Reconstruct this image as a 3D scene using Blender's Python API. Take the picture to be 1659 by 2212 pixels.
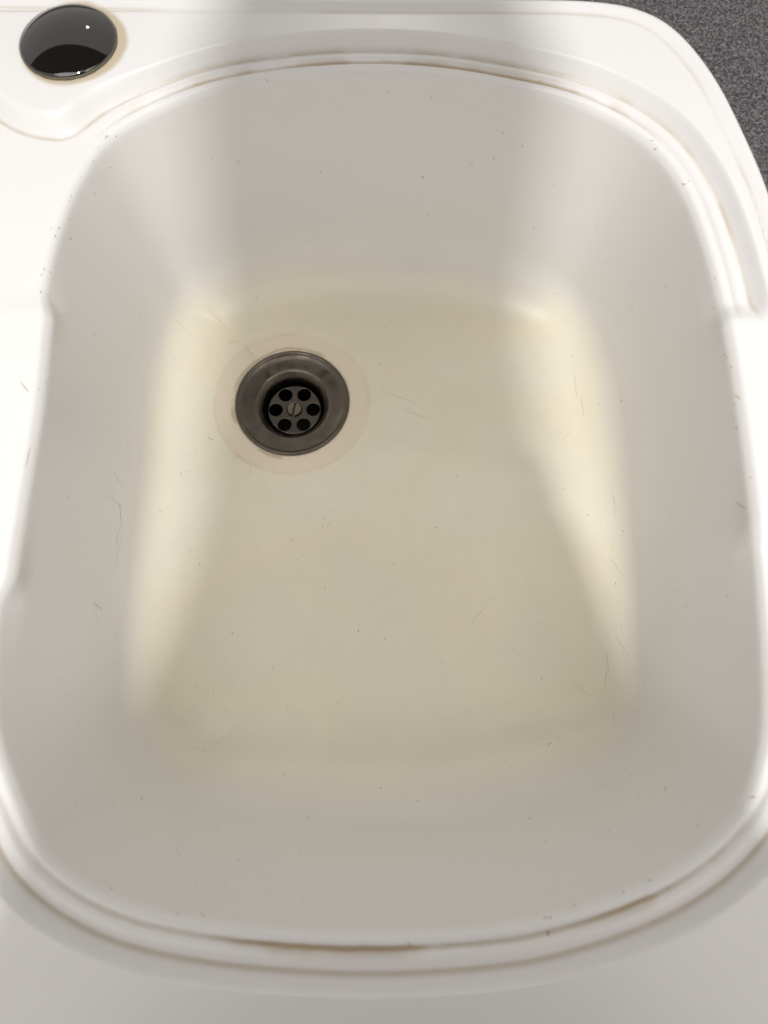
import bpy, bmesh, math, random
import numpy as np
from mathutils import Vector, Matrix

# ------------------------------------------------------------------ camera, light, exposure
S = bpy.context.scene
COL = S.collection
for o in list(bpy.data.objects):
    bpy.data.objects.remove(o)

PITCH = 16.4                       # degrees away from straight down
CAM = Vector((0.0, 0.0, 0.28))     # metres above the sink rim
cam_d = bpy.data.cameras.new('camera')
cam = bpy.data.objects.new('camera', cam_d)
COL.objects.link(cam)
cam.location = CAM
cam.rotation_euler = (math.radians(PITCH), 0, 0)
cam_d.sensor_fit = 'VERTICAL'
cam_d.sensor_height = 36.0
cam_d.lens = 36.0 * 1534.0 / 2212.0
cam_d.clip_start = 0.005
cam_d.clip_end = 50
cam_d.dof.use_dof = True
cam_d.dof.focus_distance = 0.425
cam_d.dof.aperture_fstop = cam_d.lens / 3.4
S.camera = cam

world = bpy.data.worlds.new('World')
S.world = world
world.use_nodes = True
bg = world.node_tree.nodes['Background']
bg.inputs['Color'].default_value = (1.0, 0.96, 0.92, 1)
bg.inputs['Strength'].default_value = 0.51

def lamp(name, loc, watts, radius, col):
    d = bpy.data.lights.new(name, 'POINT')
    d.energy = watts
    d.shadow_soft_size = radius
    d.color = col
    o = bpy.data.objects.new(name, d)
    o.location = loc
    COL.objects.link(o)
    return o
lamp('ceiling_spotlight', (0.05, -0.62, 2.0), 122, 0.046, (1.0, 0.985, 0.97))
lamp('far_ceiling_spotlight', (0.0, 2.7, 1.95), 22, 0.05, (1.0, 0.95, 0.88))
ad = bpy.data.lights.new('ceiling_bounce', 'AREA')      # the lit ceiling of the room
ad.shape = 'RECTANGLE'; ad.size = 3.0; ad.size_y = 2.6
ad.energy = 43; ad.color = (1.0, 0.945, 0.895)
ao = bpy.data.objects.new('ceiling_bounce', ad)
ao.location = (0, -.5, 2.05)
COL.objects.link(ao)

S.view_settings.view_transform = 'Standard'
S.view_settings.look = 'None'
S.view_settings.exposure = 0.0
S.view_settings.gamma = 1.0
S.cycles.max_bounces = 8
S.cycles.diffuse_bounces = 6

# ------------------------------------------------------------------ helpers
def link(name, me, mat=None, parent=None):
    o = bpy.data.objects.new(name, me)
    COL.objects.link(o)
    if mat is not None:
        me.materials.clear()
        me.materials.append(mat)
    if parent is not None:
        o.parent = parent
    return o

def empty(name, loc):
    o = bpy.data.objects.new(name, None)
    o.empty_display_size = 0.02
    o.location = loc
    COL.objects.link(o)
    return o

def tag(o, label=None, cat=None, group=None, kind=None):
    if label: o['label'] = label
    if cat: o['category'] = cat
    if group: o['group'] = group
    if kind: o['kind'] = kind
    return o

def from_bm(name, bm, mat, parent=None, smooth=True):
    me = bpy.data.meshes.new(name)
    bm.normal_update()
    bm.to_mesh(me)
    bm.free()
    if smooth:
        me.shade_smooth()
    return link(name, me, mat, parent)

def smooth(a, b, x):
    t = np.clip((x - a) / (b - a), 0, 1)
    return t * t * (3 - 2 * t)

def closed_spline(pts, n, dense=None):
    """periodic Catmull-Rom, resampled evenly by arc length"""
    P = np.array(pts, float)
    m = len(P)
    out = []
    for i in range(m):
        p0, p1, p2, p3 = P[(i-1) % m], P[i], P[(i+1) % m], P[(i+2) % m]
        for t in np.linspace(0, 1, 40, endpoint=False):
            out.append(0.5*((2*p1)+(-p0+p2)*t+(2*p0-5*p1+4*p2-p3)*t*t+(-p0+3*p1-3*p2+p3)*t**3))
    Q = np.array(out)
    L = np.linalg.norm(np.roll(Q, -1, 0) - Q, axis=1)
    s = np.concatenate([[0], np.cumsum(L)])
    Qc = np.vstack([Q, Q[:1]])
    if dense is not None:          # more points near one spot
        w = 1 + 3.2*np.exp(-(((Qc[:-1] - np.array(dense))**2).sum(1))/.048**2)
        s = np.concatenate([[0], np.cumsum(L*w)])
    tt = np.linspace(0, s[-1], n, endpoint=False)
    return np.stack([np.interp(tt, s, Qc[:, k]) for k in range(2)], 1)

def blur_closed(C, it):
    for _ in range(it):
        C = 0.25*np.roll(C, 1, 0) + 0.5*C + 0.25*np.roll(C, -1, 0)
    return C

# ------------------------------------------------------------------ materials
def new_mat(name):
    m = bpy.data.materials.new(name)
    m.use_nodes = True
    nt = m.node_tree
    return m, nt, nt.nodes['Principled BSDF']

class NT:
    """tiny node-graph writer"""
    def __init__(self, nt): self.nt = nt
    def n(self, t, **kw):
        nd = self.nt.nodes.new(t)
        for k, v in kw.items(): setattr(nd, k, v)
        return nd
    def put(self, sock, v):
        if hasattr(v, 'is_linked') or hasattr(v, 'links'):
            self.nt.links.new(v, sock)
        else:
            sock.default_value = v
    def math(self, op, a, b=0.0, c=None, clamp=False):
        nd = self.n('ShaderNodeMath', operation=op, use_clamp=clamp)
        self.put(nd.inputs[0], a); self.put(nd.inputs[1], b)
        if c is not None: self.put(nd.inputs[2], c)
        return nd.outputs[0]
    def ss(self, v, a, b, lo=0.0, hi=1.0):
        nd = self.n('ShaderNodeMapRange', interpolation_type='SMOOTHSTEP')
        self.put(nd.inputs[0], v)
        for i, q in enumerate((a, b, lo, hi)): self.put(nd.inputs[i+1], q)
        return nd.outputs[0]
    def mix(self, f, a, b):
        nd = self.n('ShaderNodeMix', data_type='RGBA')
        self.put(nd.inputs[0], f); self.put(nd.inputs[6], a); self.put(nd.inputs[7], b)
        return nd.outputs[2]
    def noise(self, vec, scale, detail=3, rough=0.5):
        nd = self.n('ShaderNodeTexNoise')
        self.nt.links.new(vec, nd.inputs['Vector'])
        nd.inputs['Scale'].default_value = scale
        nd.inputs['Detail'].default_value = detail
        nd.inputs['Roughness'].default_value = rough
        return nd.outputs['Fac']
    def vor(self, vec, scale, out='Distance', rnd=1.0):
        nd = self.n('ShaderNodeTexVoronoi')
        self.nt.links.new(vec, nd.inputs['Vector'])
        nd.inputs['Scale'].default_value = scale
        nd.inputs['Randomness'].default_value = rnd
        return nd
    def attr(self, name):
        return self.n('ShaderNodeAttribute', attribute_name=name).outputs['Fac']
    def vmath(self, op, a, b=None):
        nd = self.n('ShaderNodeVectorMath', operation=op)
        self.put(nd.inputs[0], a)
        if b is not None: self.put(nd.inputs[1], b)
        return nd
    def mapping(self, vec, scale, rot=(0, 0, 0)):
        nd = self.n('ShaderNodeMapping')
        self.nt.links.new(vec, nd.inputs['Vector'])
        nd.inputs['Scale'].default_value = scale
        nd.inputs['Rotation'].default_value = rot
        return nd.outputs[0]

FLOOR_Z = -0.140
DRAIN = (-0.0595, 0.1985)
CAPC = (-0.161, 0.3325)

def px(u, v, z):
    """where a viewing ray meets the level z (used once to survey the photograph)"""
    p = math.radians(PITCH)
    cx, cy = (u - 829.5) / 1534., (1106 - v) / 1534.
    d = (cx, cy*math.cos(p) + math.sin(p), cy*math.sin(p) - math.cos(p))
    t = (z - CAM.z) / d[2]
    return (d[0]*t, d[1]*t, z)

def vnoise(P, scale, seed, octaves=3):
    """smooth value noise in numpy, 0..1, for dirt that follows the moulding"""
    P = np.asarray(P)*scale + seed*17.31
    tot = 0; amp = 1; out = np.zeros(P.shape[:-1])
    for o in range(octaves):
        q = P*(2.03**o) + o*5.7
        i = np.floor(q).astype(np.int64); f = q - i; f = f*f*(3-2*f)
        acc = 0
        for dx in (0, 1):
            for dy in (0, 1):
                for dz in (0, 1):
                    h = (i[..., 0]+dx)*374761393 + (i[..., 1]+dy)*668265263 + (i[..., 2]+dz)*2147483647 + seed*974711
                    h = (h ^ (h >> 13))*1274126177
                    h = ((h ^ (h >> 16)) & 0xffff)/65535.
                    acc = acc + h*(f[..., 0] if dx else 1-f[..., 0])*(f[..., 1] if dy else 1-f[..., 1])*(f[..., 2] if dz else 1-f[..., 2])
        out += acc*amp; tot += amp; amp *= .5
    return out/tot

def sink_material():
    m, nt, bsdf = new_mat('white_composite')
    g = NT(nt)
    P = g.n('ShaderNodeTexCoord').outputs['Object']
    n2 = g.noise(P, 60, 3, .6)
    low = g.attr('stain')
    c = g.mix(low, WHITE, (0.815, 0.766, 0.592, 1))
    c = g.mix(g.math('MULTIPLY', low, g.ss(n2, .45, .75, 0, .32)), c, (0.78, 0.73, 0.60, 1))
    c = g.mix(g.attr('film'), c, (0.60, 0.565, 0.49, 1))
    # pinkish worn ring where the drain flange sits
    dv = g.vmath('DISTANCE', P, (DRAIN[0], DRAIN[1], FLOOR_Z)).outputs['Value']
    dv = g.math('ADD', dv, g.math('MULTIPLY', g.math('SUBTRACT', n2, .5), .0022))
    c = g.mix(g.math('MULTIPLY', g.ss(dv, .0505, .0488), g.ss(n2, .3, .7, .55, .9)), c, (0.79, 0.69, 0.555, 1))
    line = g.math('MULTIPLY', g.ss(dv, .0478, .0496), g.ss(dv, .0518, .0502))
    c = g.mix(g.math('MULTIPLY', line, g.ss(n2, .35, .65, .02, .25)), c, (0.60, 0.49, 0.36, 1))
    c = g.mix(g.attr('grime_a'), c, (0.44, 0.335, 0.205, 1))
    c = g.mix(g.attr('grime_b'), c, (0.50, 0.42, 0.30, 1))
    c = g.mix(g.attr('halo'), c, (0.50, 0.38, 0.20, 1))
    nt.links.new(c, bsdf.inputs['Base Color'])
    rg = g.ss(n2, .3, .7, .28, .33)
    nt.links.new(g.math('ADD', rg, g.math('MULTIPLY', low, .12)), bsdf.inputs['Roughness'])
    bsdf.inputs['IOR'].default_value = 1.46
    b2 = g.n('ShaderNodeBump'); b2.inputs['Strength'].default_value = .05; b2.inputs['Distance'].default_value = .0005
    nt.links.new(g.noise(P, 800, 2, .6), b2.inputs['Height'])
    nt.links.new(b2.outputs[0], bsdf.inputs['Normal'])
    return m
WHITE = (0.84, 0.832, 0.822, 1)

def metal(name, col, rough, spot=.25):
    m, nt, b = new_mat(name)
    g = NT(nt)
    P = g.n('ShaderNodeTexCoord').outputs['Object']
    n1 = g.noise(P, 110, 4, .6); n2 = g.noise(P, 700, 3, .6)
    c = g.mix(g.ss(n1, .35, .7, 0, spot), col + (1,), tuple(q*.45 for q in col) + (1,))
    c = g.mix(g.ss(n2, .62, .75, 0, .3), c, tuple(min(1, q*1.7) for q in col) + (1,))
    nt.links.new(c, b.inputs['Base Color'])
    b.inputs['Metallic'].default_value = 1
    nt.links.new(g.ss(n1, .3, .7, rough-.08, rough+.12), b.inputs['Roughness'])
    bp = g.n('ShaderNodeBump'); bp.inputs['Strength'].default_value = .12; bp.inputs['Distance'].default_value = .0006
    nt.links.new(g.noise(P, 500, 3, .6), bp.inputs['Height'])
    nt.links.new(bp.outputs[0], b.inputs['Normal'])
    return m

def plain(name, col, rough=.5, metallic=0, noise_scale=60, var=.15):
    m, nt, b = new_mat(name)
    g = NT(nt)
    P = g.n('ShaderNodeTexCoord').outputs['Object']
    c = g.mix(g.ss(g.noise(P, noise_scale, 4), .3, .7, 0, var), col + (1,), tuple(q*.6 for q in col) + (1,))
    nt.links.new(c, b.inputs['Base Color'])
    b.inputs['Roughness'].default_value = rough
    b.inputs['Metallic'].default_value = metallic
    return m

def counter_material():
    m, nt, b = new_mat('speckled_laminate')
    g = NT(nt)
    P = g.n('ShaderNodeTexCoord').outputs['Object']
    n0 = g.noise(P, 850, 2, .65)
    n1 = g.noise(P, 560, 2, .6)
    n2 = g.noise(P, 1300, 1, .5)
    c = g.mix(g.ss(n0, .40, .62), (0.030, 0.027, 0.030, 1), (0.15, 0.137, 0.143, 1))
    c = g.mix(g.ss(n1, .57, .66, 0, .8), c, (0.24, 0.225, 0.23, 1))
    c = g.mix(g.ss(n2, .60, .72, 0, .7), c, (0.012, 0.011, 0.012, 1))
    nt.links.new(c, b.inputs['Base Color'])
    b.inputs['Roughness'].default_value = .42
    bp = g.n('ShaderNodeBump'); bp.inputs['Strength'].default_value = .25; bp.inputs['Distance'].default_value = .0004
    nt.links.new(n0, bp.inputs['Height']); nt.links.new(bp.outputs[0], b.inputs['Normal'])
    return m

# ------------------------------------------------------------------ the sink
NS = 1040
edge_mm = [(-14,323.5),(-55,319.5),(-95,309),(-135,284.5),(-150,257),(-157,225),(-159,189),(-157,130),(-158,60),
           (-156,18),(-151,-5),(-140,-26),(-125,-47),(-98,-62),(-64,-69.5),(-22,-73),(12,-73),(54,-69),(97,-56.5),
           (126,-39.5),(143,-19),(151,8),(156,70),(157.5,130),(157,177),(154,215),(146.5,251),(130,281),(99,303),(64,314),(27,321.5)]
E_ = blur_closed(closed_spline(np.array(edge_mm)/1000, NS, (-.140, .270)), 30)
def normals2(C):
    T = np.roll(C, -1, 0) - np.roll(C, 1, 0)
    T /= np.linalg.norm(T, axis=1)[:, None]
    N = np.stack([T[:, 1], -T[:, 0]], 1)
    c = C.mean(0)
    if ((C - c)*N).sum() < 0: N = -N
    return N
EN = blur_closed(normals2(E_), 12)
EN /= np.linalg.norm(EN, axis=1)[:, None]

def tab_mask(x, y, w=.005):
    """the two raised side ledges that break the stepped rim"""
    lo = np.where(x < 0, .052, .074); hi = np.where(x < 0, .186, .179)
    m = smooth(lo - w, lo + w, y) * smooth(hi + w, hi - w, y)
    return m * smooth(.10, .12, np.abs(x))
TABE = tab_mask(E_[:, 0], E_[:, 1], .008)
PROT = np.where(E_[:, 0] < 0, .0042, .0025) * TABE

outer_mm = [(-10,364),(60,363.5),(108,362),(135,355.5),(153,340),(168,310),(178.5,272),(185,238),(190,190),(192,120),(193,0),(192,-90),
            (185,-150),(160,-175),(60,-182),(-60,-184),(-200,-186),(-300,-185),(-338,-170),(-345,-100),(-345,100),(-345,280),(-338,345),(-300,364),(-200,365),(-100,365)]
O_ = closed_spline(np.array(outer_mm)/1000, 3000)
O_ = blur_closed(O_, 60)

# profiles across the rim
dd = np.arange(0, 30, .05)
tab_d = [0, .8, 2, 3.2, 4.3, 5.0, 5.7, 6.8, 8.5, 10, 11.5, 12.6, 30]
tab_z = [-10.6, -8.9, -8.2, -7.9, -8.3, -9.3, -8.3, -7.3, -6.9, -7.2, -8.0, -8.9, -8.9]
prof = np.interp(dd, tab_d, tab_z)
kern = np.exp(-.5*(np.arange(-30, 31)*.05/.38)**2); kern /= kern.sum()
prof = np.convolve(np.pad(prof, 30, 'edge'), kern, 'valid')
tprof = np.interp(dd, [0, .8, 2, 3.5, 5, 30], [-3.2, -1.6, -.5, -.1, 0, 0])
tprof = np.convolve(np.pad(tprof, 30, 'edge'), kern, 'valid')

lprof = np.interp(dd, [0, .8, 2, 3.5, 5, 30], [-11.2, -10.1, -9.3, -9.0, -8.9, -8.9])
lprof = np.convolve(np.pad(lprof, 30, 'edge'), kern, 'valid')

def smin(a, b, k):
    h = np.clip(.5 + .5*(b - a)/k, 0, 1)
    return b*(1-h) + a*h - k*h*(1-h)

def rise_field(d, x, y):
    """signed distance to the foot of the riser: positive on the raised deck (d in m)"""
    a = d - .0126
    rc = .0535 - np.hypot(x - CAPC[0], y - CAPC[1])
    rp = np.maximum(np.maximum(rc, y - .338), np.maximum(x + .146, .12 - y))
    return smin(a, rp, .009)

def deck_z(d, x, y, e):
    r = rise_field(d, x, y)
    T = tab_mask(x, y, .008 + .006*smooth(.012, .024, d)*(x < 0))
    lf = smooth(.298, .272, y)*(x < -.10)*(y > .12)          # plain lip beside the drainer
    base = np.interp(d*1000, dd, prof)*(1-lf) + np.interp(d*1000, dd, lprof)*lf
    wide = .0052 + .0045*smooth(-.11, -.15, x)*(y > .2)
    z = base/1000 + smooth(-.0004, wide, r)*.0089
    zt = np.interp(d*1000, dd, tprof)/1000 - np.where(x < 0, .0068, .0015*smooth(.024, .012, d))
    z = z*(1-T) + zt*T
    # soft outer bead and rolled edge
    z = z + .0016*smooth(.0105, .0050, e) - .0006*np.exp(-((e-.0112)/.0010)**2)
    z = z - .016*np.clip(1 - e/.0052, 0, 1)**2.4
    return z, r, T

rings = []      # (xyz, rim d in mm, tab, groove2, outer_line)
# -- deck, from the outer edge inwards
D1 = .024
base = E_ + EN*D1
cen = np.array([0.0, .13])
angO = np.arctan2(O_[:, 1]-cen[1], O_[:, 0]-cen[0])
radO = np.hypot(O_[:, 1]-cen[1], O_[:, 0]-cen[0])
oi = np.argsort(angO)
angB = np.arctan2(base[:, 1]-cen[1], base[:, 0]-cen[0])
rB = np.interp(angB, angO[oi], radO[oi], period=2*math.pi)
OUT = cen + np.stack([np.cos(angB)*rB, np.sin(angB)*rB], 1)
lenO = np.linalg.norm(OUT - base, axis=1)
Ocoarse = O_[::3]
def dist_outer(p):
    out = np.empty(len(p))
    for i in range(0, len(p), 200):
        out[i:i+200] = np.sqrt(((p[i:i+200, None] - Ocoarse[None])**2).sum(2)).min(1)
    return out
ts = np.concatenate([1 - np.array([0, .0006, .0012, .002, .003, .0042, .0056, .007, .0085, .010, .0115])/.024, np.concatenate([np.linspace(.5, .26, 26), np.linspace(.26, 0, 110)[1:]])])
ts = np.unique(np.clip(ts, 0, 1))[::-1]
for t in ts:
    # the outermost band follows the outer edge in millimetres, the rest spreads over the deck
    if t >= .5: frac = 1 - (1 - t)*.024/lenO
    else: frac = (t/.5)*(1 - .012/lenO)
    p = base + (OUT - base)*frac[:, None]
    d = D1 + lenO*frac
    e = (1-frac)*lenO if t >= .5 else np.minimum(dist_outer(p), (1-frac)*lenO)
    z, r, T = deck_z(np.minimum(d, .029), p[:, 0], p[:, 1], e)
    rings.append((np.column_stack([p, z]), np.full(NS, 30.), T, np.exp(-((r-.0002)/.0009)**2), np.exp(-((e-.0112)/.0008)**2)))
for d in np.arange(D1, -1e-9, -.00035)[1:]:
    off = d - PROT*smooth(.016, .004, d)
    p = E_ + EN*off[:, None]
    e = dist_outer(p) if d > .014 else np.full(NS, .05)
    z, r, T = deck_z(np.full(NS, d), p[:, 0], p[:, 1], e)
    rings.append((np.column_stack([p, z]), np.full(NS, d*1000), T, np.exp(-((r-.0002)/.0009)**2)*(d > .009), np.zeros(NS)))
SPLIT = len(rings) - 1
# -- wall
ny = EN[:, 1]
hin = .015 + .013*np.clip(ny, 0, 1)**2 + .018*np.clip(-ny, 0, 1)**2
rcv = .025 + .013*np.clip(ny, 0, 1)**2 + .014*np.clip(-ny, 0, 1)**2
hin = np.convolve(np.pad(hin, 20, 'wrap'), np.ones(41)/41, 'valid'); rcv = np.convolve(np.pad(rcv, 20, 'wrap'), np.ones(41)/41, 'valid')
W = E_ - EN*hin[:, None]
F = W - EN*rcv[:, None]
zt0 = rings[-1][0][:, 2]
Z1 = np.zeros(NS)
COV = []
def add_in(p, z, cov=-9.):
    COV.append(cov)
    rings.append((np.column_stack([p, z]), np.full(NS, -5.), Z1, Z1, Z1))
for a, b in ((.35, .9), (.7, 2.0), (1.0, 3.3)):
    add_in(E_ - EN*(PROT + a/1000)[:, None], zt0 - b/1000)
zs = zt0 - .0033; ps = .001
fz = (rcv*1.02)/(-FLOOR_Z)             # part of the height the cove takes
t_end = (-(FLOOR_Z) + zs - rcv)/(-(FLOOR_Z) + zs)
PR0 = PROT.copy(); PR1 = PROT.copy()
for _ in range(260): PR1 = .25*np.roll(PR1, 1) + .5*PR1 + .25*np.roll(PR1, -1)
for u in np.linspace(0, 1, 46)[1:]:
    PR = PR0 + (PR1 - PR0)*min(1, u/.10)
    t = u*t_end
    inw = ps + (hin - ps)*t + PR*(1 - t)**1.6
    add_in(E_ - EN*inw[:, None], zs + (FLOOR_Z - zs)*t)
A = rings[-1][0].copy()
for u in np.linspace(0, 1, 22)[1:]:
    B = np.column_stack([W, np.full(NS, FLOOR_Z)]); C = np.column_stack([F, np.full(NS, FLOOR_Z)])
    q = A*(1-u)**2 + 2*u*(1-u)*B + C*u*u
    add_in(q[:, :2], q[:, 2], u)
# -- floor, running to the drain
dc = np.array(DRAIN)
dirv = F - dc; dist = np.linalg.norm(dirv, axis=1)
un = dirv/dist[:, None]
RH = .0362
stops = np.concatenate([np.linspace(1, 0, 40)[1:-1]**1.15])
for f in stops:
    rr = .0515 + (np.maximum(dist, .0516) - .0515)*f
    add_in(dc + un*rr[:, None], np.full(NS, FLOOR_Z - .0005*(1-f)), 1 + (1-f)*3)
for rr, dz in ((.0515, 0), (.0508, -.0001), (.0500, -.00045), (.0492, -.0008), (.0484, -.0009), (.046, -.00095), (.043, -.001), (.041, -.0011), (.0405, -.0011), (.040, -.0011), (.0395, -.00115), (.039, -.0012), (.0385, -.00125), (.0380, -.0013), (.0368, -.0018), (RH, -.0034), (RH-.0002, -.008)):
    add_in(dc + un*rr, np.full(NS, FLOOR_Z - .0005 + dz))

G = np.stack([r[0] for r in rings])          # rings x NS x 3
NR = len(G)
du = np.roll(G, -1, 1) - np.roll(G, 1, 1)
dvv = np.gradient(G, axis=0)
GN = np.cross(du, dvv)
GN /= np.linalg.norm(GN, axis=2)[:, :, None] + 1e-20
if GN[NR//2, :, 2].mean() < 0: GN = -GN
FLIP = np.cross(G[2, 1]-G[2, 0], G[3, 0]-G[2, 0])[2] < 0

# dirt that follows the moulding, one value for each point of the surface
dR = np.stack([r[1] for r in rings]); tR = np.stack([r[2] for r in rings])
g2R = np.stack([r[3] for r in rings]); olR = np.stack([r[4] for r in rings])
na = vnoise(G, 42, 1, 4); nb = vnoise(G, 11, 2, 3); nc = vnoise(G, 170, 3, 2)
dj = dR + (nc - .5)*.9
front = G[:, :, 1] < .05
lip = smooth(.298, .272, G[:, :, 1])*(G[:, :, 0] < -.10)*(G[:, :, 1] > .12)
g1 = smooth(4.0, 4.8, dj)*smooth(6.4, 5.3, dj)*(.62 + .38*smooth(.40, .56, na))*(.12 + .85*smooth(.15, .08, np.abs(G[:, :, 0])))*(1-lip)
g1 = g1*(.45 + .55*smooth(.38, .58, nb))
g1 = g1 + .35*front*smooth(3.4, 5, dj)*smooth(8.5, 5.4, dj)*smooth(.45, .62, nb)*smooth(.12, .06, np.abs(G[:, :, 0]))
smear = .42*smooth(2.6, 5, dj)*smooth(9.8, 5.5, dj)*smooth(.44, .60, na)*(.3 + .7*smooth(.40, .58, nb))*smooth(.15, .09, np.abs(G[:, :, 0]))*(1-lip)
g2 = smear + g2R*np.where(front, .7, .35 + .25*smooth(.42, .60, na))
ATTR = {}
ATTR['grime_a'] = g1*(1 - tR)
ATTR['grime_b'] = np.maximum(g2*(1 - tR), olR*(.08 + .4*smooth(.42, .6, nb)))
dcap = np.hypot(G[:, :, 0] - CAPC[0], G[:, :, 1] - CAPC[1]) + (na - .5)*.003 - (G[:, :, 0] - CAPC[0])*.09 + (G[:, :, 1] - CAPC[1])*.03
ATTR['halo'] = .72*smooth(.0287, .0258, dcap)*(dR > 5)
ATTR['stain'] = smooth(-.098, -.1405, G[:, :, 2] + (nb - .5)*.03)**2.2*(.72 + .28*smooth(.35, .6, nb))
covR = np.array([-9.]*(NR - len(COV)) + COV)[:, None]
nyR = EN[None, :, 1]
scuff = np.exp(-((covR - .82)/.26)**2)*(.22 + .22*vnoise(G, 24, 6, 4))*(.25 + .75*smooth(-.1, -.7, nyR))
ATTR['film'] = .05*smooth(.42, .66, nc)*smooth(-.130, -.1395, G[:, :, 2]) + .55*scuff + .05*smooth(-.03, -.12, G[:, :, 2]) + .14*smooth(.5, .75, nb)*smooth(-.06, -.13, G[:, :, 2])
ddr = np.hypot(G[:, :, 0] - DRAIN[0], G[:, :, 1] - DRAIN[1]) + (nc - .5)*.002
ATTR['grime_a'] = np.maximum(ATTR['grime_a'], .55*smooth(.0370, .0380, ddr)*smooth(.0402, .0390, ddr)*smooth(.45, .6, na)*(G[:, :, 2] < FLOOR_Z))

def grid_mesh(name, r0, r1):
    n = r1 - r0 + 1
    V = G[r0:r1+1].reshape(-1, 3)
    idx = np.arange(n*NS).reshape(n, NS)
    a = idx[:-1]; b = np.roll(idx, -1, 1)[:-1]; c = np.roll(idx, -1, 1)[1:]; d = idx[1:]
    Fq = np.stack([a, d, c, b] if FLIP else [a, b, c, d], -1).reshape(-1, 4)
    me = bpy.data.meshes.new(name)
    me.from_pydata(V.tolist(), [], Fq.tolist())
    me.shade_smooth()
    for nm, arr in ATTR.items():
        at = me.attributes.new(nm, 'FLOAT', 'POINT')
        at.data.foreach_set('value', arr[r0:r1+1].reshape(-1).astype(np.float32))
    me.normals_split_custom_set_from_vertices(GN[r0:r1+1].reshape(-1, 3).tolist())
    return me

M_SINK = sink_material()
sink = empty('kitchen_sink', (0, .13, 0))
tag(sink, 'white composite kitchen sink with stained cream bowl and grimy stepped rim', 'sink')
def put(name, me, mat):
    o = link(name, me, mat, sink)
    o.matrix_parent_inverse = Matrix.Translation((0, -.13, 0))
    return o
deck = put('rim_deck', grid_mesh('rim_deck', 0, SPLIT), M_SINK)
bowl = put('bowl', grid_mesh('bowl', SPLIT, NR-1), M_SINK)

# -- nicks, hairline scratches and crumbs: slivers lying on the bowl
from mathutils.bvhtree import BVHTree
def tree_of(o):
    return BVHTree.FromPolygons([v.co for v in o.data.vertices], [tuple(p.vertices) for p in o.data.polygons])
BT = [tree_of(bowl), tree_of(deck)]
def sight(u, v):
    p = math.radians(PITCH)
    cx, cy = (u - 829.5)/1534., (1106 - v)/1534.
    d = Vector((cx, cy*math.cos(p)+math.sin(p), cy*math.sin(p)-math.cos(p))).normalized()
    best = None
    for t in BT:
        h = t.ray_cast(CAM, d)
        if h[0] is not None and (best is None or h[3] < best[3]): best = h
    return best
SLV = {0: ([], []), 1: ([], []), 2: ([], [])}
def sliver(u0, v0, u1, v1, w, slot):
    """a thin tapered flake between two surveyed points, hugging the surface"""
    n = max(2, int(math.hypot(u1-u0, v1-v0)/9) + 1)
    ps = []
    for i in range(n+1):
        t = i/n
        h = sight(u0 + (u1-u0)*t, v0 + (v1-v0)*t)
        if h is None: return
        ps.append((h[0], h[1] if h[1].z > 0 or abs(h[1].z) < .5 else -h[1]))
    V, Fc = SLV[slot]
    o = len(V)
    for i, (p, nn) in enumerate(ps):
        if nn.dot(CAM - p) < 0: nn = -nn
        tg = (ps[min(i+1, n)][0] - ps[max(i-1, 0)][0])
        if tg.length < 1e-7: return
        sd = nn.cross(tg).normalized()*(w*(.25 + .75*math.sin(math.pi*min(max(i/n, .08), .92))))
        c = p + nn*.00004
        V.extend([tuple(c+sd), tuple(c+nn*.00005), tuple(c-sd)])
    for i in range(n):
        k = o + 3*i
        Fc.extend([(k, k+1, k+4, k+3), (k+1, k+2, k+5, k+4)])
for u0, v0, u1, v1, w, k in ((258,1085,262,1130,.5,.6),(262,1130,250,1175,.35,.4),(262,1160,248,1230,.3,.35),(200,1300,222,1318,.5,.5),
        (45,825,62,848,.6,.5),(65,965,55,1010,.45,.45),(235,1070,262,1095,.3,.35),(245,1020,262,1050,.3,.3),(148,520,156,512,.6,.5),
        (912,380,915,386,.7,.7),(575,170,580,180,.5,.4),(1306,1480,1312,1445,.3,.35),(1322,1060,1330,1100,.3,.35),
        (1142,1770,1146,1766,.7,.6),(1185,1610,1190,1604,.6,.6),(1440,1700,1436,1708,.6,.6),(240,1918,243,1920,1.0,.6),(1440,1915,1444,1922,.9,.5),
        (1620,1722,1632,1722,.9,.5),(882,2035,886,2045,.9,.5),(1185,2010,1183,2022,1.0,.6),(870,885,925,905,.3,.35),(820,840,905,875,.25,.25),
        (660,1765,668,1768,.5,.6),(820,1700,825,1704,.5,.6),(448,945,460,950,.45,.6),(1240,800,1246,860,.3,.3),(1255,855,1262,900,.3,.3),(512,345,516,352,.5,.5),
        (1590,1085,1612,1100,.5,.3),(1085,1640,1100,1650,.3,.3),(700,950,690,985,.25,.25),(540,1010,541,1025,.3,.4)):
    sliver(u0, v0, u1, v1, w/1000*.42, 0 if k >= .6 else 1)
rnd = random.Random(11)
def inside(u, v):
    return ((u-825)/780)**4 + ((v-1090)/900)**4 < 1 and math.hypot(u-635, v-865) > 135
for i in range(280):                                     # crumbs and pinholes
    u, v = rnd.uniform(60, 1600), rnd.uniform(160, 2000)
    if not inside(u, v): continue
    a = rnd.gauss(1.3, .5); L = rnd.choice((2, 2.5, 3, 3.5, 5, 7))
    sliver(u, v, u + L*math.cos(a), v + L*math.sin(a), rnd.uniform(.00010, .00026), rnd.choice((0, 1, 1, 1, 1, 1, 1)))
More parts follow.
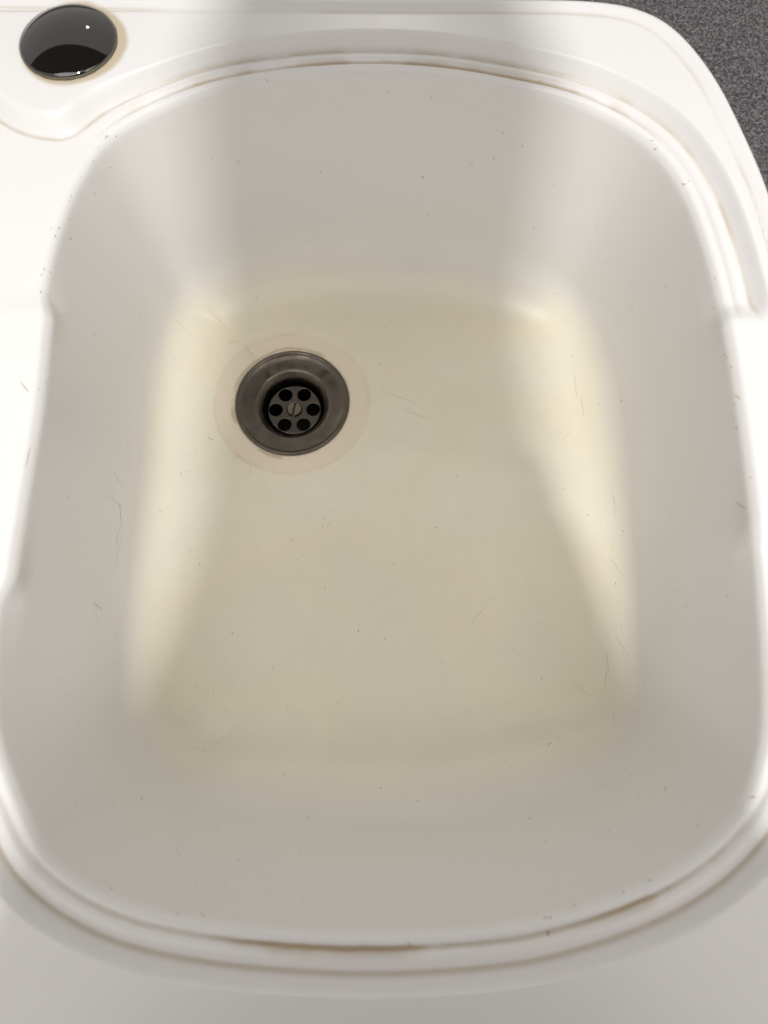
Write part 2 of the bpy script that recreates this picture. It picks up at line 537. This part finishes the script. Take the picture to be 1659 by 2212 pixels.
for i in range(60):                                     # hairline scratches
    u, v = rnd.choice(((rnd.gauss(250, 60), rnd.gauss(1100, 170)), (rnd.gauss(1300, 40), rnd.gauss(1300, 250)), (rnd.uniform(380, 1250), rnd.uniform(650, 1700))))
    if not inside(u, v): continue
    a = rnd.gauss(1.4, .35) if (u < 350 or u > 1240) else rnd.uniform(-.9, .9)
    L = rnd.choice((12, 16, 22, 30, 50))
    sliver(u, v, u + L*math.cos(a), v + L*math.sin(a), rnd.uniform(.00006, .00011), rnd.choice((1, 1, 2)))
for (u0, v0, u1, v1) in ((165,380,75,640),(150,430,85,600),(1560,720,1620,1100),(1565,760,1600,980),(230,285,160,390),(1400,300,1480,400),(300,1960,700,2012),(1150,1985,1400,1900)):
    for i in range(5):                                   # chips along the bowl edge
        t = rnd.random(); u = u0+(u1-u0)*t + rnd.gauss(4, 5); v = v0+(v1-v0)*t + rnd.gauss(0, 4)
        a = rnd.uniform(0, 3); L = rnd.uniform(3, 9)
        sliver(u, v, u+L*math.cos(a), v+L*math.sin(a), rnd.uniform(.00015, .00035), rnd.choice((0, 1, 1)))
for slot, nm, col in ((0, 'dark_nicks', (.24, .21, .165)), (1, 'brown_scratches', (.47, .42, .34)), (2, 'pale_scratches', (.86, .85, .82))):
    me = bpy.data.meshes.new(nm)
    me.from_pydata(SLV[slot][0], [], SLV[slot][1])
    o = link(nm, me, plain(nm, col, .6), bowl)
    tag(o, kind='stuff')

# ------------------------------------------------------------------ countertop with the cut-out for the sink
bm = bmesh.new()
outer = [bm.verts.new(v) for v in ((-.75, -.24, -.0052), (.62, -.24, -.0052), (.62, .62, -.0052), (-.75, .62, -.0052))]
hole = O_[::25]
hc = hole.mean(0)
hv = [bm.verts.new((hc[0]+(p[0]-hc[0])*.965, hc[1]+(p[1]-hc[1])*.965, -.0052)) for p in hole]
es = [bm.edges.new((outer[i], outer[(i+1) % 4])) for i in range(4)] + [bm.edges.new((hv[i], hv[(i+1) % len(hv)])) for i in range(len(hv))]
bmesh.ops.triangle_fill(bm, edges=es, use_beauty=True)
for f in bm.faces:
    if f.normal.z < 0: f.normal_flip()
ext = bmesh.ops.extrude_face_region(bm, geom=bm.faces[:])
for v in ext['geom']:
    if isinstance(v, bmesh.types.BMVert): v.co.z -= .035
bmesh.ops.recalc_face_normals(bm, faces=bm.faces[:])
ct = from_bm('countertop', bm, counter_material(), smooth=False)
tag(ct, 'dark grey speckled laminate countertop around the white sink', 'countertop', kind='structure')

# ------------------------------------------------------------------ drain
M_STEEL = metal('worn_drain_steel', (.165, .146, .122), .36)
M_PLATE = metal('strainer_steel', (.155, .138, .116), .38)
M_BRASS = metal('dull_screw_metal', (.34, .29, .215), .34, .5)
M_DARK = plain('black_pipe', (.012, .011, .010), .7)
zf = FLOOR_Z - .0005 - .0012
drain = empty('sink_drain', (DRAIN[0], DRAIN[1], zf))
tag(drain, 'round dark steel drain with six-hole strainer plate in the bowl floor', 'drain')

def lathe(name, prof, mat, parent, n=128, cap_end=False):
    bm = bmesh.new()
    rows = []
    for r, z in prof:
        rows.append([bm.verts.new((r*math.cos(2*math.pi*i/n), r*math.sin(2*math.pi*i/n), z)) for i in range(n)])
    for a, b in zip(rows[:-1], rows[1:]):
        for i in range(n):
            bm.faces.new((a[i], a[(i+1) % n], b[(i+1) % n], b[i]))
    if cap_end:
        bm.faces.new(rows[-1])
    bmesh.ops.recalc_face_normals(bm, faces=bm.faces[:])
    return from_bm(name, bm, mat, parent)

mm = .001
flange = lathe('flange', [(r*mm, z*mm) for r, z in (
    (36.9, -1.2), (37.0, -.3), (36.8, .35), (36.4, .75), (35.8, .85), (35.2, .65), (34.6, .1), (33.9, -.55), (33.0, -1.0), (31, -1.55), (28.5, -2.05), (26.2, -2.5),
    (24.8, -2.75), (24.0, -3.0), (23.3, -3.5), (22.4, -4.6), (21.5, -5.6), (20.8, -6.6), (20.4, -7.6))], M_STEEL, drain)
cup = lathe('cup', [(r*mm, z*mm) for r, z in ((20.4, -7.6), (19.9, -9.5), (19.5, -12.5), (19.4, -16), (19.3, -45))], metal('cup_steel', (.05, .045, .038), .4), drain, cap_end=False)
pipe = lathe('drain_pipe', [(.0193, -.045), (.0190, -.060), (.001, -.061)], M_DARK, drain, cap_end=True)
# strainer plate
bm = bmesh.new()
def loop(cx, cy, r, n):
    vs = [bm.verts.new((cx + r*math.cos(2*math.pi*i/n), cy + r*math.sin(2*math.pi*i/n), 0)) for i in range(n)]
    return [bm.edges.new((vs[i], vs[(i+1) % n])) for i in range(n)]
es = loop(0, 0, .0174, 96) + loop(0, 0, .0051, 40)
for k in range(6):
    a = k*math.pi/3 + .01
    es += loop(.0124*math.cos(a), .0124*math.sin(a), .0046, 40)
bmesh.ops.triangle_fill(bm, edges=es, use_beauty=True)
bmesh.ops.recalc_face_normals(bm, faces=bm.faces[:])
ext = bmesh.ops.extrude_face_region(bm, geom=bm.faces[:])
for v in ext['geom']:
    if isinstance(v, bmesh.types.BMVert): v.co.z -= .0016
bmesh.ops.recalc_face_normals(bm, faces=bm.faces[:])
plate = from_bm('strainer_plate', bm, M_PLATE, drain, smooth=False)
plate.location = (0, 0, -.0118)
bv = plate.modifiers.new('soft', 'BEVEL'); bv.width = .0003; bv.segments = 2; bv.limit_method = 'ANGLE'; bv.angle_limit = math.radians(50)
# screw with a real slot: two half-discs on a base
bm = bmesh.new()
n = 40; R = .0047; sw = .00085
base_r = [bm.verts.new((.0056*math.cos(2*math.pi*i/n), .0056*math.sin(2*math.pi*i/n), -.0018)) for i in range(n)]
bm.faces.new(base_r)
for sgn in (1, -1):
    a0 = math.asin(sw/R)
    arc = [(R*math.cos(a), sgn*R*math.sin(a)) for a in np.linspace(a0, math.pi-a0, 24)]
    top = [bm.verts.new((x*.93, y*.93 if abs(y) > sw*1.05 else y, .0013)) for x, y in arc]
    mid = [bm.verts.new((x, y, .0008)) for x, y in arc]
    bot = [bm.verts.new((x, y, -.0017)) for x, y in arc]
    bm.faces.new(top)
    for r1, r2 in ((top, mid), (mid, bot)):
        for i in range(len(arc)):
            j = (i+1) % len(arc)
            bm.faces.new((r1[i], r1[j], r2[j], r2[i]))
bmesh.ops.recalc_face_normals(bm, faces=bm.faces[:])
screw = from_bm('screw', bm, M_BRASS, plate, smooth=False)
screw.rotation_euler = (0, 0, math.radians(80))

# ------------------------------------------------------------------ tap-hole cover
m_cap, nt, b = new_mat('black_gloss')
g = NT(nt)
Pc = g.n('ShaderNodeTexCoord').outputs['Object']
b.inputs['Base Color'].default_value = (.010, .008, .007, 1)
b.inputs['IOR'].default_value = 2.0
nt.links.new(g.ss(g.noise(Pc, 200, 4, .6), .45, .8, .035, .10), b.inputs['Roughness'])
cap = empty('tap_hole_cover', (CAPC[0], CAPC[1], .0002))
tag(cap, 'glossy black domed tap-hole cover on the sink corner', 'hole cover')
Rc = .0245
pr = [(Rc, -.0012), (Rc+.0001, .0004), (Rc-.0003, .0012), (Rc-.0009, .0017)]
Rs = .0430                                   # the dome is part of a sphere
zb = math.sqrt(Rs**2 - (Rc-.0012)**2)
for r in np.linspace(Rc-.0012, .0004, 30):
    pr.append((r, .0019 + math.sqrt(Rs**2 - r*r) - zb))
lathe('dome', pr, m_cap, cap, n=96, cap_end=True)
m_seal = plain('grey_green_grime', (.13, .115, .07), .6, 0, 300, .6)
bm = bmesh.new()
nn = 120
rows = []
rnd = random.Random(4)
wob = [rnd.uniform(.2, 1.0) for _ in range(nn)]
wob = [(wob[i-1]+wob[i]+wob[(i+1) % nn])/3*(.2 + 1.3*max(0, math.cos(2*math.pi*i/nn + 1.0))) for i in range(nn)]
for k, (rr, zz) in enumerate(((Rc-.0002, .0009), (Rc+.0001, .0006), (Rc+.0002, .0001), (Rc+.0003, -.0012))):
    rows.append([bm.verts.new(((rr + (.0006*wob[i] if k else 0))*math.cos(2*math.pi*i/nn), (rr + (.0006*wob[i] if k else 0))*math.sin(2*math.pi*i/nn), zz)) for i in range(nn)])
for a, c in zip(rows[:-1], rows[1:]):
    for i in range(nn):
        bm.faces.new((a[i], a[(i+1) % nn], c[(i+1) % nn], c[i]))
bmesh.ops.recalc_face_normals(bm, faces=bm.faces[:])
from_bm('grime_ring', bm, m_seal, cap)

# ------------------------------------------------------------------ the photographer and the phone (reflected in the cover, shading the bowl)
def skin_body(name, nodes, edges, mat, parent, root, sub=2):
    me = bpy.data.meshes.new(name)
    keys = list(nodes)
    ix = {k: i for i, k in enumerate(keys)}
    me.from_pydata([nodes[k][0] for k in keys], [(ix[a], ix[b]) for a, b in edges], [])
    o = link(name, me, mat, parent)
    sk = o.modifiers.new('skin', 'SKIN'); sk.use_smooth_shade = True
    me.skin_vertices
    if not me.skin_vertices:
        bpy.context.view_layer.objects.active = o
    for k in keys:
        r = nodes[k][1]
        if not isinstance(r, tuple): r = (r, r)
        sv = me.skin_vertices[0].data[ix[k]]
        sv.radius = r
        sv.use_root = (k == root)
    sb = o.modifiers.new('sub', 'SUBSURF'); sb.levels = sub; sb.render_levels = sub
    return o

person = empty('person', (0, -.46, -.9))
tag(person, 'person in black clothes leaning over the sink holding a phone, mirrored in the cover', 'person')
def person_material():
    m, nt, b = new_mat('clothes_and_skin')
    g = NT(nt)
    P = g.n('ShaderNodeTexCoord').outputs['Object']
    sp = g.n('ShaderNodeSeparateXYZ'); nt.links.new(P, sp.inputs[0])
    hand = g.math('MULTIPLY', g.ss(sp.outputs[1], .285, .295), g.ss(sp.outputs[2], 1.54, 1.53))   # hands and face; dark hair above
    c = g.mix(hand, (.012, .012, .014, 1), (.30, .21, .16, 1))
    c = g.mix(g.ss(g.noise(P, 30, 4), .3, .7, 0, .3), c, (.02, .016, .014, 1))
    nt.links.new(c, b.inputs['Base Color']); b.inputs['Roughness'].default_value = .75
    return m
N = {
 'pelvis': ((0, -.40, .04), (.155, .12)), 'waist': ((0, -.37, .20), (.145, .11)), 'chest': ((0, -.32, .38), (.165, .10)),
 'upper': ((0, -.31, .49), (.105, .085)), 'neck': ((0, -.165, .57), .080), 'skull': ((0, -.04, .615), (.073, .09)), 'crown': ((0, .11, .60), (.073, .078)),
}
ED = [('pelvis', 'waist'), ('waist', 'chest'), ('chest', 'upper'), ('upper', 'neck'), ('neck', 'skull'), ('skull', 'crown')]
for s, q in ((-1, 'l'), (1, 'r')):
    N['sh'+q] = ((s*.190, -.250, .45), .060); N['el'+q] = ((s*.170, -.36, .22), .045); N['wr'+q] = ((s*.068, -.175, .325), .029)
    N['pa'+q] = ((s*.053, -.130, .336), (.033, .020))
    ED += [('upper', 'sh'+q), ('sh'+q, 'el'+q), ('el'+q, 'wr'+q), ('wr'+q, 'pa'+q)]
    N['hip'+q] = ((s*.10, -.41, -.06), .088); N['kn'+q] = ((s*.11, -.45, -.44), .062); N['an'+q] = ((s*.11, -.47, -.83), .044); N['to'+q] = ((s*.12, -.32, -.875), .034)
    ED += [('pelvis', 'hip'+q), ('hip'+q, 'kn'+q), ('kn'+q, 'an'+q), ('an'+q, 'to'+q)]
    for f, (dx, dy, ln) in enumerate(((-.010, .030, .030), (.004, .024, .034), (.010, .010, .032), (.014, -.006, .026))):
        bx, by = s*(.058+dx*.6), -.110+dy
        N['f%da%s' % (f, q)] = ((s*.062, by, .340), .0095)
        N['f%db%s' % (f, q)] = ((s*.050, by+.004, .3265), .0085)
        N['f%dc%s' % (f, q)] = ((s*(.050-ln*.6), by+.006, .3215), .0075)
        ED += [('pa'+q, 'f%da%s' % (f, q)), ('f%da%s' % (f, q), 'f%db%s' % (f, q)), ('f%db%s' % (f, q), 'f%dc%s' % (f, q))]
    N['ta'+q] = ((s*.050, -.125, .356), .011); N['tb'+q] = ((s*.034, -.095, .360), .009); N['tc'+q] = ((s*.022, -.073, .358), .008)
    ED += [('pa'+q, 'ta'+q), ('ta'+q, 'tb'+q), ('tb'+q, 'tc'+q)]
for k in N:                      # the body stands a little to the side of the phone
    if k[:2] not in ('wr', 'pa', 'f0', 'f1', 'f2', 'f3', 'ta', 'tb', 'tc'):
        v, r_ = N[k]; N[k] = ((v[0] + .012, v[1], v[2]), r_)
    else:
        v, r_ = N[k]; q_ = k[-1] == 'r'; N[k] = ((v[0] + (.024 if q_ else .002), v[1] + (.058 if q_ else 0), v[2] + (.010 if q_ else 0)), r_)
off = Vector(person.location)
N = {k: (tuple(Vector(v[0]) - off), v[1]) for k, v in N.items()}
try:
    body = skin_body('body', N, ED, person_material(), person, 'pelvis')
except Exception as ex:
    print('skin failed', ex)

# phone: behind the lens, square to the view
m_ph = plain('black_phone', (.012, .012, .013), .25)
m_gl = plain('phone_glass', (.01, .01, .012), .08)
phone = empty('phone', CAM)
phone.rotation_euler = cam.rotation_euler
tag(phone, 'black phone held above the sink, mirrored in the cover', 'phone')
def slab(name, x0, x1, y0, y1, z0, z1, r, mat, parent):
    bm = bmesh.new()
    pts = []
    for cx, cy, a0 in ((x1-r, y1-r, 0), (x0+r, y1-r, 90), (x0+r, y0+r, 180), (x1-r, y0+r, 270)):
        for k in range(9):
            a = math.radians(a0 + k*90/8)
            pts.append((cx + r*math.cos(a), cy + r*math.sin(a)))
    f = bm.faces.new([bm.verts.new((x, y, z0)) for x, y in pts])
    e = bmesh.ops.extrude_face_region(bm, geom=[f])
    for v in e['geom']:
        if isinstance(v, bmesh.types.BMVert): v.co.z = z1
    bmesh.ops.recalc_face_normals(bm, faces=bm.faces[:])
    bmesh.ops.bevel(bm, geom=[ed for ed in bm.edges if abs(ed.verts[0].co.z - ed.verts[1].co.z) < 1e-6], offset=.0014, segments=2, affect='EDGES')
    return from_bm(name, bm, mat, parent, smooth=False)
slab('case', -.026, .052, -.135, .026, .030, .0385, .010, m_ph, phone)
slab('screen', -.0235, .0495, -.1325, .0235, .0384, .0392, .008, m_gl, phone)
slab('camera_bump', -.016, .018, -.034, .018, .0265, .0302, .008, m_gl, phone)

# ------------------------------------------------------------------ what the cover mirrors above the sink: a dark hanging cabinet
def box(bm, x0, x1, y0, y1, z0, z1):
    vs = [bm.verts.new((x, y, z)) for z in (z0, z1) for x, y in ((x0, y0), (x1, y0), (x1, y1), (x0, y1))]
    for f in ((3, 2, 1, 0), (4, 5, 6, 7), (0, 1, 5, 4), (1, 2, 6, 5), (2, 3, 7, 6), (3, 0, 4, 7)):
        bm.faces.new([vs[i] for i in f])
cab = empty('hanging_cabinet', (-.065, .333, .50))
tag(cab, 'dark hanging cabinet above the sink, mirrored in the black cover', 'cabinet')
m_cb = plain('black_cabinet_board', (.018, .017, .017), .5)
bm = bmesh.new(); box(bm, -1.2, .60, -.143, .168, 0, .70); from_bm('carcass', bm, m_cb, cab, smooth=False)
for x in (-1.199, -.598, .003):
    bm = bmesh.new(); box(bm, x, x+.595, -.165, -.146, -.012, .70)
    dr = from_bm('door', bm, m_cb, cab, smooth=False)
    bm = bmesh.new(); hx = x+.55 if x < 0 else x+.04
    box(bm, hx-.006, hx+.006, -.190, -.166, .03, .17); from_bm('handle', bm, M_STEEL, dr, smooth=False)
